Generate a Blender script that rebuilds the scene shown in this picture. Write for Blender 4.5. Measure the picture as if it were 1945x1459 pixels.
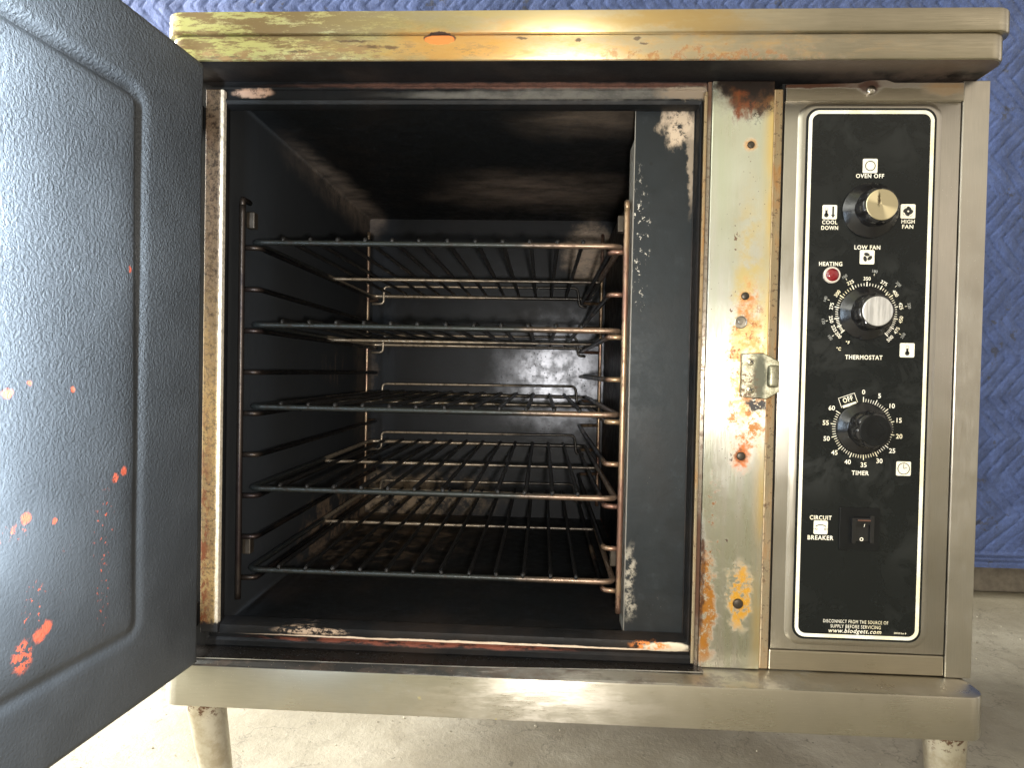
import bpy, bmesh, math, random
from mathutils import Vector, Matrix, noise as mnoise
random.seed(7)
R = math.radians
for o in list(bpy.data.objects): bpy.data.objects.remove(o)
sc = bpy.context.scene
C = sc.collection

# ------------------------------------------------------------------ camera
CAMP = Vector((0.36048497, -0.64090149, 0.32653376))
RT = Vector((0.9986805, 0.0472372, 0.0201448)); FW = Vector((-0.0468780, 0.9987394, -0.0179454)); UP = Vector((-0.0209671, 0.0169773, 0.9996360))
FPX = 1234.169
cam = bpy.data.cameras.new('camera'); co = bpy.data.objects.new('camera', cam); C.objects.link(co)
m = Matrix((( RT.x, UP.x, -FW.x, CAMP.x), (RT.y, UP.y, -FW.y, CAMP.y), (RT.z, UP.z, -FW.z, CAMP.z), (0, 0, 0, 1)))
co.matrix_world = m
cam.sensor_fit = 'HORIZONTAL'; cam.sensor_width = 36; cam.lens = FPX / 1945 * 36
cam.clip_start = 0.01; cam.clip_end = 100
sc.camera = co
sc.view_settings.view_transform = 'Standard'; sc.view_settings.look = 'None'
sc.view_settings.exposure = 0.0; sc.view_settings.gamma = 1.0
sc.view_settings.use_curve_mapping = False

def at(u, v, y):
    """the point of the vertical plane at depth y that the photograph's pixel shows"""
    d = FW + RT * ((u - 972.5) / FPX) - UP * ((v - 729.5) / FPX)
    return CAMP + d * ((y - CAMP.y) / d.y)

# ------------------------------------------------------------------ world + lamps
w = bpy.data.worlds.new('World'); sc.world = w; w.use_nodes = True
nt = w.node_tree; nt.nodes.clear()
wo = nt.nodes.new('ShaderNodeOutputWorld'); bg = nt.nodes.new('ShaderNodeBackground')
tc = nt.nodes.new('ShaderNodeTexCoord'); sx = nt.nodes.new('ShaderNodeSeparateXYZ')
rp = nt.nodes.new('ShaderNodeValToRGB'); mr = nt.nodes.new('ShaderNodeMapRange')
nt.links.new(tc.outputs['Generated'], sx.inputs[0]); nt.links.new(sx.outputs['X'], mr.inputs['Value'])
mr.inputs['From Min'].default_value = -1; mr.inputs['From Max'].default_value = 1
e = rp.color_ramp.elements
e[0].position = 0.0; e[0].color = (4.5, 4.5, 4.2, 1)
k = e.new(0.10); k.color = (1.0, 1.0, 0.9, 1)
e[1].position = 1.0; e[1].color = (0.42, 0.38, 0.33, 1)
k = e.new(0.30); k.color = (0.72, 0.73, 0.46, 1)
k = e.new(0.5); k.color = (0.50, 0.45, 0.34, 1)
k = e.new(0.72); k.color = (0.47, 0.41, 0.32, 1)
nz = nt.nodes.new('ShaderNodeTexNoise'); nt.links.new(tc.outputs['Generated'], nz.inputs['Vector'])
nz.inputs['Scale'].default_value = 1.9; nz.inputs['Detail'].default_value = 2.5; nz.inputs['Roughness'].default_value = .5
nm = nt.nodes.new('ShaderNodeMapRange'); nt.links.new(nz.outputs['Fac'], nm.inputs['Value']); nm.interpolation_type = 'SMOOTHSTEP'
for k_, x_ in zip(('From Min', 'From Max', 'To Min', 'To Max'), (.36, .64, .45, 1.55)): nm.inputs[k_].default_value = x_
vm_ = nt.nodes.new('ShaderNodeVectorMath'); vm_.operation = 'SCALE'
nt.links.new(mr.outputs[0], rp.inputs[0]); nt.links.new(rp.outputs[0], vm_.inputs[0]); nt.links.new(nm.outputs[0], vm_.inputs['Scale'])
nt.links.new(vm_.outputs[0], bg.inputs[0]); nt.links.new(bg.outputs[0], wo.inputs[0])
bg.inputs[1].default_value = 1.75

def area(name, loc, to, size, power, col, spread=180, size_y=None):
    l = bpy.data.lights.new(name, 'AREA'); l.energy = power; l.color = col; l.size = size
    if size_y: l.shape = 'RECTANGLE'; l.size_y = size_y
    l.spread = R(spread)
    o = bpy.data.objects.new(name, l); C.objects.link(o); o.location = loc
    o.rotation_euler = (Vector(to) - Vector(loc)).to_track_quat('-Z', 'Y').to_euler()
    return o
# daylight through the opening on the left, behind the oven's left side
area('daylight_opening', (-1.55, 0.90, 0.95), (0.0, 0.1, 0.1), 1.35, 270, (1.0, 0.98, 0.90))
area('daylight_floor', (-0.75, 0.30, 0.10), (0.0, 0.22, -0.2), 0.35, 2.2, (1.0, 0.97, 0.86))
# the phone's flash just beside the lens
area('phone_flash', CAMP + RT * 0.020 - UP * 0.016, (0.36, 0.5, 0.33), 0.016, 6.0, (1.0, 0.95, 0.88))
# added cool lamp, standing in for lens veil over the open door's inner face
area('door_veil_fill', (0.074, -0.372, 0.385), (-0.15, -0.335, 0.385), 0.06, 30, (0.72, 0.86, 1.0), 165, 0.36)

# ------------------------------------------------------------------ node helper
class M:
    def __init__(s, name):
        s.m = bpy.data.materials.new(name); s.m.use_nodes = True
        s.t = s.m.node_tree; s.t.nodes.clear()
        s.out = s.n('ShaderNodeOutputMaterial'); s.b = s.n('ShaderNodeBsdfPrincipled')
        s.t.links.new(s.b.outputs[0], s.out.inputs[0])
        s.co = s.n('ShaderNodeTexCoord').outputs['Object']
    def n(s, k): return s.t.nodes.new(k)
    def put(s, sock, v):
        if isinstance(v, bpy.types.NodeSocket): s.t.links.new(v, sock)
        elif isinstance(v, (tuple, list)) and len(v) == 3 and sock.type == 'RGBA': sock.default_value = (*v, 1)
        else: sock.default_value = v
    def scale(s, v, sc_, off=(0, 0, 0)):
        q = s.n('ShaderNodeMapping'); s.put(q.inputs['Vector'], v); q.inputs['Scale'].default_value = sc_; q.inputs['Location'].default_value = off; return q.outputs[0]
    def noise(s, sc_=5, det=4, rough=.6, stretch=(1, 1, 1), off=(0, 0, 0), col=False, dist=0):
        q = s.n('ShaderNodeTexNoise'); s.put(q.inputs['Vector'], s.scale(s.co, stretch, off))
        q.inputs['Scale'].default_value = sc_; q.inputs['Detail'].default_value = det; q.inputs['Roughness'].default_value = rough; q.inputs['Distortion'].default_value = dist
        return q.outputs['Color' if col else 'Fac']
    def voro(s, sc_, stretch=(1, 1, 1), off=(0, 0, 0)):
        q = s.n('ShaderNodeTexVoronoi'); s.put(q.inputs['Vector'], s.scale(s.co, stretch, off)); q.inputs['Scale'].default_value = sc_; return q.outputs['Distance']
    def rng(s, v, a, b, c=0., d=1., smooth=True):
        q = s.n('ShaderNodeMapRange'); s.put(q.inputs['Value'], v)
        q.interpolation_type = 'SMOOTHSTEP' if smooth else 'LINEAR'
        for k_, x in zip(('From Min', 'From Max', 'To Min', 'To Max'), (a, b, c, d)): q.inputs[k_].default_value = x
        return q.outputs[0]
    def math(s, op, a, b=0.):
        q = s.n('ShaderNodeMath'); q.operation = op; s.put(q.inputs[0], a); s.put(q.inputs[1], b); return q.outputs[0]
    def mul(s, a, b): return s.math('MULTIPLY', a, b)
    def add(s, a, b): return s.math('ADD', a, b)
    def mx(s, a, b): return s.math('MAXIMUM', a, b)
    def vm(s, op, a, b):
        q = s.n('ShaderNodeVectorMath'); q.operation = op; s.put(q.inputs[0], a); s.put(q.inputs[1], b); return q
    def mix(s, f, a, b):
        q = s.n('ShaderNodeMix'); q.data_type = 'RGBA'; s.put(q.inputs[0], f); s.put(q.inputs[6], a); s.put(q.inputs[7], b); return q.outputs[2]
    def fmix(s, f, a, b):
        q = s.n('ShaderNodeMix'); s.put(q.inputs[0], f); s.put(q.inputs[2], a); s.put(q.inputs[3], b); return q.outputs[0]
    def xyz(s):
        q = s.n('ShaderNodeSeparateXYZ'); s.put(q.inputs[0], s.co); return q.outputs
    def blob(s, c, r, sc_=40, dist=.02, soft=.35, stretch=(1, 1, 1), det=5):
        """a stain: irregular ellipse around c with radii r"""
        nz = s.noise(sc_, det, .65, stretch, off=(c[0] * 3, c[1], c[2] * 5), col=True)
        a = s.vm('SUBTRACT', nz, (.5, .5, .5)).outputs[0]
        q = s.vm('SCALE', a, (0, 0, 0)); q.inputs['Scale'].default_value = dist * (2.1 if dist >= .01 else 1.25)
        p = s.vm('ADD', s.co, q.outputs[0]).outputs[0]
        d = s.vm('SUBTRACT', p, c).outputs[0]
        d = s.vm('DIVIDE', d, r).outputs[0]
        l = s.vm('LENGTH', d, (0, 0, 0)).outputs['Value']
        return s.rng(l, 1 - soft, 1 + soft, 1., 0.)
    def bump(s, h, strength=.3, dist=.001, nrm=None):
        q = s.n('ShaderNodeBump'); s.put(q.inputs['Height'], h); q.inputs['Strength'].default_value = strength; q.inputs['Distance'].default_value = dist
        if nrm: s.put(q.inputs['Normal'], nrm)
        return q.outputs[0]
    def set(s, **k):
        names = dict(col='Base Color', metal='Metallic', rough='Roughness', nrm='Normal', aniso='Anisotropic', spec='Specular IOR Level', coat='Coat Weight', trans='Transmission Weight', emit='Emission Color', es='Emission Strength', coatr='Coat Roughness', sheen='Sheen Weight')
        for a, v in k.items(): s.put(s.b.inputs[names[a]], v)
        return s.m
BIG = 10.

def steel(name, col=(.56, .535, .475), rough=.34, stretch=(2, 2, 60), stains=None, dirt=.35, tint=None, an=.9):
    """brushed stainless; stretch: grain; stains: list of (mask, colour, metallic, roughness)"""
    a = M(name)
    g = a.noise(25, 5, .7, stretch)
    cl = a.noise(9, 4, .6)
    c = a.mix(a.rng(cl, .35, .7), col, tuple(x * .86 for x in col))
    c = a.mix(a.rng(g, .3, .75, 0, .22), c, tuple(x * .6 for x in col))
    ro = a.add(a.rng(g, .3, .7, -.05, .07), rough)
    ro = a.add(ro, a.rng(a.noise(14, 3), .35, .65, -.04, .06))
    me = 1.0
    if tint:
        for t in tint(a): c = a.mix(t[0], c, t[1])
    # small scratches and specks
    sp = a.rng(a.voro(190, (1, 1, 1)), .05, .11, 1, 0)
    sp = a.mul(sp, a.rng(a.noise(12, 2, off=(3, 3, 3)), .52, .68))
    c = a.mix(a.mul(sp, dirt), c, (.06, .045, .03))
    sp2 = a.mul(a.rng(a.voro(310, (1, 1, 1), (4, 2, 7)), .04, .10, 1, 0), a.rng(a.noise(7, 2, off=(9, 3, 3)), .50, .66))
    c = a.mix(a.mul(sp2, .8), c, (.95, .92, .85))
    if stains:
        for mk, cc, mm, rr in stains(a):
            c = a.mix(mk, c, cc); me = a.fmix(mk, me, mm); ro = a.fmix(mk, ro, rr)
    h = a.add(a.mul(g, .25), a.mul(a.noise(5, 2), 6.))
    a.set(col=c, metal=me, rough=ro, nrm=a.bump(h, .25, .0006), aniso=an)
    tv = a.n('ShaderNodeCombineXYZ'); tv.inputs[0].default_value = 1. if stretch[0] > stretch[2] else 0.; tv.inputs[2].default_value = 0. if stretch[0] > stretch[2] else 1.
    a.put(a.b.inputs['Tangent'], tv.outputs[0])
    return a.m

def soot(name, col=(.014, .014, .0145), rough=.5, brown=.3, patches=None, bump=.5, metal=0., specks=.5, spec=.16):
    a = M(name)
    n1 = a.noise(7, 6, .65); n2 = a.noise(60, 5, .7, off=(1, 2, 3))
    c = a.mix(a.rng(n1, .45, .75, 0, brown), col, (.05, .034, .025))
    c = a.mix(a.rng(n2, .55, .8, 0, .35), c, tuple(x * 2.6 for x in col))
    sp = a.mul(a.rng(a.voro(260), .03, .09, 1, 0), a.rng(a.noise(15, 3, off=(7, 1, 1)), .55, .7))
    c = a.mix(a.mul(sp, specks), c, (.25, .22, .18))
    ro = a.rng(n2, .3, .7, rough - .1, rough + .12); me = metal
    if patches:
        for mk, cc, mm, rr in patches(a):
            c = a.mix(mk, c, cc); me = a.fmix(mk, me, mm); ro = a.fmix(mk, ro, rr)
    a.set(col=c, rough=ro, metal=me, spec=spec, nrm=a.bump(a.add(n2, a.mul(n1, 2.)), bump, .0008))
    return a.m

# ------------------------------------------------------------------ materials
def col_stains(a):
    L = []
    for (x_, z_) in ((.5556, .5498), (.5539, .4047), (.5539, .2497), (.5547, .1058)):
        L.append((a.mul(a.blob((x_, 0, z_), (.0060, BIG, .0062), 200, .006, .35), .8), (.42, .20, .05), .1, .6))
    L.append((a.blob((.5539, 0, .2497), (.0058, BIG, .0072), 260, .007, .2), (.02, .012, .01), .0, .6))
    rust = (.26, .085, .02); dk = (.045, .018, .009); gold = (.60, .33, .04)
    fine = a.rng(a.noise(130, 6, .75), .38, .62)
    med = a.rng(a.noise(55, 5, .7, off=(5, 0, 2)), .36, .6)
    # warm straw tint down the right-hand side
    L.append((a.mul(a.rng(a.xyz()['X'], .5625, .578, 0, .9), a.rng(a.noise(14, 4, .6, (3, 1, .6)), .3, .62)), (.62, .42, .12), .8, .4))
    L.append((a.mul(a.blob((.556, 0, .39), (.014, BIG, .10), 30, .02, .5), med), (.52, .42, .20), .8, .4))
    L.append((a.mul(a.blob((.555, 0, .345), (.018, BIG, .058), 60, .018, .22), a.rng(fine, 0, 1, .35, .95)), (.46, .24, .07), .3, .5))
    L.append((a.mul(a.blob((.558, 0, .345), (.022, BIG, .062), 60, .02, .4), a.rng(a.noise(90, 6, .8, off=(2, 2, 2)), .52, .62)), rust, .0, .65))
    L.append((a.mul(a.blob((.563, 0, .285), (.013, BIG, .032), 80, .016, .4), a.rng(a.noise(110, 6, .8, off=(1, 0, 2)), .46, .58)), (.38, .15, .03), .0, .65))
    L.append((a.mul(a.blob((.547, 0, .285), (.006, BIG, .03), 80, .01, .4), a.rng(a.noise(120, 6, .8, off=(4, 0, 2)), .5, .6)), (.40, .20, .07), .0, .65))
    L.append((a.mul(a.blob((.556, 0, .402), (.008, BIG, .018), 90, .012, .4), fine), (.40, .15, .03), .0, .65))
    L.append((a.mul(a.blob((.554, 0, .250), (.0085, BIG, .017), 90, .012, .4), a.rng(fine, 0, 1, .3, 1)), (.45, .12, .02), .0, .7))
    L.append((a.mul(a.blob((.5555, 0, .113), (.011, BIG, .032), 60, .014, .3), a.rng(a.noise(150, 5, .8), .40, .52)), (.42, .21, .02), .0, .6))
    L.append((a.mul(a.blob((.523, 0, .10), (.010, BIG, .06), 60, .014, .3), a.rng(a.noise(90, 5, .8), .36, .5)), (.25, .10, .012), .0, .6))
    L.append((a.mul(a.blob((.519, 0, .13), (.0035, BIG, .055), 60, .006, .3), a.rng(fine, 0, 1, .6, 1)), dk, .0, .6))
    L.append((a.mul(a.blob((.528, 0, .16), (.008, BIG, .07), 60, .014, .5), a.rng(a.noise(200, 4, .8, off=(1, 1, 1)), .56, .62)), (.16, .06, .01), .0, .6))
    L.append((a.mul(a.mul(a.rng(a.voro(210, off=(3, 0, 8)), .07, .15, 1, 0), a.rng(a.noise(22, 4, off=(6, 0, 1)), .50, .62)), .9), (.09, .04, .015), .0, .6))
    # scorched top
    L.append((a.mul(a.blob((.555, 0, .607), (.034, BIG, .030), 40, .022, .35), 1.), (.10, .042, .014), .1, .5))
    L.append((a.mul(a.blob((.547, 0, .592), (.009, BIG, .017), 90, .020, .35, (1, 1, .4)), a.rng(a.noise(120, 5, .8, (1, 1, .4)), .34, .52)), (.13, .035, .010), .0, .6))
    L.append((a.mul(a.blob((.563, 0, .590), (.010, BIG, .012), 90, .02, .4), a.rng(a.noise(170, 5, .8), .44, .54)), (.04, .02, .01), .0, .6))
    L.append((a.blob((.553, 0, .622), (.042, BIG, .028), 60, .026, .25), (.012, .008, .006), .0, .6))
    L.append((a.mul(a.blob((.560, 0, .588), (.014, BIG, .014), 60, .02, .5), a.rng(a.noise(230, 4, .8), .57, .60)), (.02, .012, .008), .0, .6))
    # black char below the strike plate, thin drip lines
    L.append((a.mul(a.blob((.567, 0, .300), (.009, BIG, .006), 120, .010, .3), a.rng(a.noise(150, 4, .8), .40, .46)), (.02, .015, .012), .0, .6))
    L.append((a.mul(a.blob((.5425, 0, .21), (.003, BIG, .08), 30, .006, .4), a.rng(a.noise(160, 3, .6, (1, 1, .6)), .63, .66)), dk, .0, .5))
    L.append((a.mul(a.blob((.5425, 0, .44), (.004, BIG, .10), 30, .01, .4), a.rng(a.noise(170, 3, .6, (1, 1, .6)), .64, .67)), (.1, .05, .02), .0, .5))
    return L
def col_tint(a):
    return [(a.rng(a.noise(10, 3, .5, (6, 1, .5), off=(.3, 0, 0)), .4, .62, 0, .5), (.50, .53, .40)),
            (a.rng(a.xyz()['Z'], .36, .58, 0, .5), (.47, .52, .38))]
m_column = steel('scorched_stainless', (.66, .64, .58), .33, (40, 2, 1.5), col_stains, .7, col_tint)
def strip_st(a):
    n_ = a.rng(a.noise(60, 5, .75, (1, 1, .25)), .42, .6)
    return [(a.mul(a.rng(a.xyz()['Z'], .05, .60, .35, .95), 1.), (.34, .26, .15), .6, .5),
            (a.mul(n_, a.rng(a.noise(9, 3, off=(2, 2, 2)), .42, .6, .35, .9)), (.26, .12, .03), .1, .6),
            (a.mul(a.rng(a.noise(160, 4, .8), .56, .62), .8), (.05, .025, .012), 0., .6)]
m_strip = steel('stained_edge_strip', (.52, .45, .33), .42, (2, 2, 60), strip_st)
m_return = steel('smudged_return_edge', (.42, .37, .31), .40, (40, 2, 1.5), lambda a: [
    (a.mul(a.rng(a.noise(150, 5, .8), .50, .60), .7), (.10, .06, .035), .2, .6), (a.mul(a.blob((.516, 0, .14), (.01, BIG, .06), 60, .01, .3), .95), (.07, .028, .015), .0, .6),
    (a.mul(a.blob((.516, 0, .60), (.01, BIG, .03), 60, .01, .3), .9), (.09, .04, .02), .0, .6)], .8)
m_steel = steel('brushed_stainless', (.485, .455, .405), .36, (50, 2, 1.5), an=.55)
m_steel_h = steel('brushed_stainless_horizontal', (.52, .475, .385), .34, (1.5, 2, 50), dirt=.3)
def hood_st(a):
    X = a.xyz()
    L = []
    wash = a.noise(9, 5, .7, (.6, 1, 4))
    left = a.rng(X['X'], .0, .30, 1, 0)
    L.append((a.mul(a.rng(X['X'], .62, .30, 0, 1), a.rng(wash, .30, .62, .25, .9)), (.56, .45, .22), .9, .36))
    L.append((a.mul(left, a.rng(wash, .25, .5, .3, .85)), (.38, .38, .15), .9, .34))
    L.append((a.mul(a.rng(X['X'], .34, .10), a.rng(a.noise(34, 7, .8, (.5, 1, 2.2), off=(1, 0, 0)), .45, .54)), (.17, .115, .05), .4, .5))
    L.append((a.mul(a.blob((.28, 0, .62), (.06, BIG, .016), 40, .03, .5, (.4, 1, 1)), .8), (.58, .31, .08), .6, .42))
    L.append((a.mul(a.blob((.47, 0, .645), (.07, BIG, .010), 40, .03, .6, (.4, 1, 1)), .6), (.40, .24, .04), .7, .42))
    L.append((a.mul(a.blob((.42, 0, .622), (.22, BIG, .010), 40, .03, .6, (.4, 1, 1)), a.rng(a.noise(80, 5, .8, (.3, 1, 1)), .4, .65, 0, .6)), (.52, .28, .05), .5, .45))
    L.append((a.mul(a.blob((.50, 0, .615), (.10, BIG, .006), 80, .02, .5), a.rng(a.noise(120, 5, .8), .48, .56, 0, .8)), (.26, .10, .02), .2, .55))
    # orange bare spot and black drips under the lid
    L.append((a.blob((.2597, 0, .6318), (.0150, BIG, .0050), 260, .0022, .06), (.04, .02, .012), .0, .6))
    L.append((a.blob((.2597, 0, .6306), (.0138, BIG, .0046), 260, .0022, .06), (.55, .17, .035), .0, .8))
    for (x, z, rx, rz) in ((.195, .624, .012, .0016), (.215, .6235, .007, .0016), (.178, .6295, .018, .0010), (.130, .6200, .012, .0012), (.335, .6315, .005, .0010), (.386, .6300, .003, .0016), (.445, .6265, .004, .0010), (.06, .6145, .02, .0016), (.44, .631, .004, .0016)):
        L.append((a.mul(a.blob((x, 0, z), (rx, BIG, rz), 150, .004, .3), .85), (.05, .025, .012), .0, .6))
    L.append((a.mul(a.blob((.10, 0, .6185), (.22, BIG, .007), 60, .02, .5, (.3, 1, 1)), a.rng(a.noise(90, 5, .8, (.4, 1, 1.4), off=(2, 0, 0)), .50, .56)), (.22, .14, .06), .1, .55))
    return L
m_hood = steel('heat_tinted_stainless', (.55, .505, .40), .33, (1.5, 2, 50), hood_st, .35)
m_under = soot('sooty_hood_underside', (.008, .0075, .008), .55, .5, lambda a: [
    (a.mul(a.rng(a.xyz()['X'], .50, .70), a.rng(a.xyz()['Y'], -.012, -.034, 0, .9)), (.20, .16, .13), .8, .45),
    (a.mul(a.rng(a.xyz()['X'], .56, .76), a.rng(a.noise(30, 4), .4, .6, 0, .6)), (.16, .12, .10), .6, .45)])
def shelf_top(a):
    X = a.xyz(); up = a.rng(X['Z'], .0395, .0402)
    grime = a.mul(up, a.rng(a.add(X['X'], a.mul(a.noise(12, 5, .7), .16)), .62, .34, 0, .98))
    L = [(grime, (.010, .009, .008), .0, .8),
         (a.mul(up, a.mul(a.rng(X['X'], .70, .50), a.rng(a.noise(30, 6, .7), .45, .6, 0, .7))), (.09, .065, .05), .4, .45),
         (a.mul(a.mul(up, a.rng(X['X'], .5, .2)), a.rng(a.voro(230), .06, .12, .9, 0)), (.35, .28, .2), 0., .6)]
    # wiped patches on the front
    L.append((a.mul(a.blob((.36, -.04, .02), (.12, BIG, .018), 30, .05, .6, (.4, 1, 2)), a.rng(a.noise(45, 6, .8, (.25, 1, 1)), .42, .6, 0, .55)), (.68, .64, .58), 1., .42))
    L.append((a.mul(a.blob((.30, -.04, .02), (.12, BIG, .018), 30, .05, .6), a.rng(a.noise(70, 3, .6), .66, .72, 0, .5)), (.58, .46, .12), .6, .45))
    return L
m_shelf = steel('base_shelf_stainless', (.53, .50, .425), .32, (1.5, 2, 50), shelf_top, .3)
m_frame = soot('black_oven_frame', (.0065, .007, .0078), .5, .35, lambda a: [
    (a.mul(a.blob((.35, 0, .607), (.22, BIG, .0035), 60, .004, .4), a.rng(a.noise(90, 5, .8), .35, .6, .5, 1)), (.13, .065, .048), .1, .6),
    (a.mul(a.blob((.40, 0, .5975), (.17, BIG, .0055), 50, .006, .4), a.rng(a.noise(35, 5, .7, (.5, 1, 1)), .38, .6, .4, 1)), (.20, .19, .17), .6, .45),
    (a.blob((.495, 0, .5995), (.028, BIG, .006), 60, .012, .4), (.25, .20, .15), .2, .6),
    (a.mul(a.blob((.066, 0, .5995), (.020, BIG, .0045), 60, .008, .25), a.rng(a.noise(110, 5, .8), .38, .52, .3, 1)), (.38, .25, .18), .1, .7),
    (a.mul(a.blob((.30, 0, .0588), (.20, BIG, .0013), 90, .003, .25, (.3, 1, 1)), 1.), (.66, .52, .40), .1, .7),
    (a.mul(a.blob((.24, 0, .0535), (.15, BIG, .003), 70, .006, .3, (.3, 1, 1)), a.rng(a.noise(60, 5, .8, (.4, 1, 1)), .40, .55)), (.17, .055, .035), .0, .7),
    (a.mul(a.blob((.135, 0, .064), (.035, BIG, .004), 70, .008, .3, (.3, 1, 1)), a.rng(a.noise(150, 5, .8, (.4, 1, 1)), .48, .56)), (.38, .28, .20), .0, .7),
    (a.blob((.485, 0, .0615), (.022, BIG, .0042), 70, .006, .2, (.4, 1, 1)), (.62, .54, .42), .5, .5),
    (a.mul(a.blob((.470, 0, .0625), (.018, BIG, .004), 90, .008, .3), a.rng(a.noise(130, 5, .8), .45, .55)), (.62, .20, .05), .0, .6)])
m_gasket = None
def gasket():
    a = M('rusted_gasket_strip'); X = a.xyz()
    n_ = a.noise(230, 5, .8); big = a.noise(16, 4, .6, (1, 1, .6))
    c = a.mix(a.rng(n_, .44, .62), (.13, .095, .065), (.025, .016, .011))
    c = a.mix(a.mul(a.rng(X['Z'], .50, .30), a.mul(a.rng(big, .35, .6, .2, .8), a.rng(a.noise(300, 4, .8, off=(1, 2, 1)), .62, .45, .2, 1))), c, (.38, .26, .11))
    c = a.mix(a.mul(a.mul(a.rng(X['Z'], .34, .12, .1, 1), a.rng(X['X'], .036, .026)), a.rng(a.noise(110, 6, .8, (1, 1, .5)), .47, .54)), c, (.16, .05, .02))
    c = a.mix(a.mul(a.rng(a.add(X['X'], a.mul(a.noise(90, 4), .003)), .0392, .0402), a.rng(n_, .3, .66, 1, .5)), c, (.62, .54, .42))
    c = a.mix(a.rng(a.add(X['Z'], a.mul(a.noise(200, 4), .012)), .0785, .074), c, (.012, .012, .013))
    a.set(col=c, rough=.5, metal=.25, spec=.4, nrm=a.bump(n_, .5, .0006)); return a.m
m_gasket = gasket()
def liner_p(a):
    X = a.xyz()
    st = a.rng(a.noise(22, 6, .75, (1, 1, 1), off=(2, 1, 0)), .36, .62)
    stn = a.rng(a.noise(60, 5, .8, (.35, 1, 1)), .36, .60, .4, 1)
    sft = a.rng(a.noise(30, 7, .8, (.45, 1, 1), off=(2, 1, 0)), .22, .74)
    L = []
    L.append((a.rng(X['X'], .040, .037), (.022, .0238, .0262), .0, .65))            # left wall lightened, lens veil put into its colour
    L.append((a.mul(a.rng(X['Y'], .545, .549), a.rng(a.noise(12, 4, .6), .3, .7, .5, .95)), (.017, .018, .020), .35, .42))       # bare back wall
    L.append((a.mul(a.mul(a.rng(X['Y'], .545, .549), a.blob((.40, .55, .32), (.10, BIG, .09), 30, .05, .6)), a.rng(a.noise(55, 5, .7), .3, .6, .5, 1)), (.11, .115, .13), .7, .30))  # flash highlight on the back wall, painted as a brighter, shinier patch
    L.append((a.mul(a.rng(X['Y'], .545, .549), a.mul(a.rng(a.voro(170), .10, .26, .9, 0), a.rng(a.noise(18, 3), .42, .55))), (.02, .02, .022), .1, .5))
    L.append((a.mul(a.blob((.44, .55, .545), (.040, .03, .05), 30, .03, .4), stn), (.30, .235, .18), .3, .6))
    L.append((a.mul(a.blob((.34, .37, .604), (.12, .085, .03), 9, .05, .75), sft), (.26, .20, .16), .25, .65))                  # ceiling, far
    L.append((a.mul(a.blob((.41, .08, .604), (.07, .045, .03), 9, .04, .75), a.mul(sft, .8)), (.20, .155, .12), .2, .65))
    L.append((a.mul(a.blob((.048, .40, .604), (.020, .19, .03), 12, .02, .7), a.mul(sft, 1.)), (.26, .20, .155), .2, .65))
    L.append((a.mul(a.blob((.12, .40, .06), (.13, .17, .015), 16, .10, .4), a.rng(a.noise(30, 7, .8), .36, .68)), (.15, .105, .07), .1, .7))
    L.append((a.mul(a.blob((.036, .40, .09), (.01, .17, .05), 16, .05, .4), a.rng(a.noise(60, 5, .8), .36, .58)), (.19, .13, .085), .1, .7))
    L.append((a.mul(a.blob((.10, .545, .10), (.16, .02, .045), 16, .05, .4), a.rng(a.noise(50, 5, .8), .40, .56)), (.22, .165, .11), .1, .7))
    L.append((a.mul(a.blob((.036, .52, .3), (.012, .05, .18), 16, .05, .5), a.mul(stn, .5)), (.12, .09, .065), .1, .7))
    L.append((a.mul(a.blob((.036, .36, .33), (.012, .05, .025), 25, .02, .4), a.rng(a.noise(70, 4, .7, (1, 1, .2)), .5, .65)), (.11, .08, .06), .1, .7))
    return L
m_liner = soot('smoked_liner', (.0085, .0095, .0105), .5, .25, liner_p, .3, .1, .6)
def baffle_p(a):
    return [(a.mul(a.blob((.493, 0, .573), (.017, BIG, .018), 50, .022, .3, (1, 1, .5)), a.rng(a.noise(140, 5, .8), .34, .5)), (.50, .40, .30), .3, .6),
            (a.mul(a.blob((.503, 0, .54), (.004, BIG, .045), 50, .01, .4), .7), (.36, .29, .22), .3, .6),
            (a.mul(a.blob((.452, 0, .118), (.006, BIG, .035), 50, .014, .4), a.rng(a.noise(120, 5, .8), .42, .58)), (.30, .27, .22), .1, .7),
            (a.mul(a.blob((.453, 0, .46), (.008, BIG, .06), 60, .012, .5), a.rng(a.noise(180, 4, .8, (1, 1, .7)), .58, .64)), (.55, .52, .46), .1, .6),
            (a.rng(a.xyz()['X'], .4476, .4468), (.30, .28, .25), .5, .5),
            (a.mul(a.rng(a.voro(75, off=(2, 0, 1)), .10, .16, 1, 0), a.rng(a.noise(9, 2, off=(4, 4, 1)), .5, .65, 0, .55)), (.012, .012, .012), .1, .5)]
m_baffle = soot('dull_dark_steel', (.021, .0245, .027), .46, .12, baffle_p, .25, .35, .8)
def rodmat():
    a = M('browned_wire'); X = a.xyz(); n_ = a.noise(90, 5, .7)
    # bare coppery metal at the right, greasy black to the left
    k_ = a.rng(a.add(X['X'], a.mul(a.noise(25, 4), .12)), .13, .25)
    c = a.mix(k_, (.030, .034, .034), (.25, .17, .12))
    c = a.mix(a.rng(X['Y'], -.01, .0), c, (.42, .34, .25))
    c = a.mix(a.mul(a.rng(X['Y'], -.01, .0), a.rng(a.add(X['X'], a.mul(a.noise(25, 4), .12)), .0, .16)), c, (.05, .045, .04))
    c = a.mix(a.rng(n_, .50, .68, 0, .75), c, (.025, .018, .015))
    a.set(col=c, metal=.7, rough=a.rng(n_, .3, .7, .26, .45), nrm=a.bump(a.noise(400, 4, .7), .5, .0006)); return a.m
m_rod = rodmat()
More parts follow.
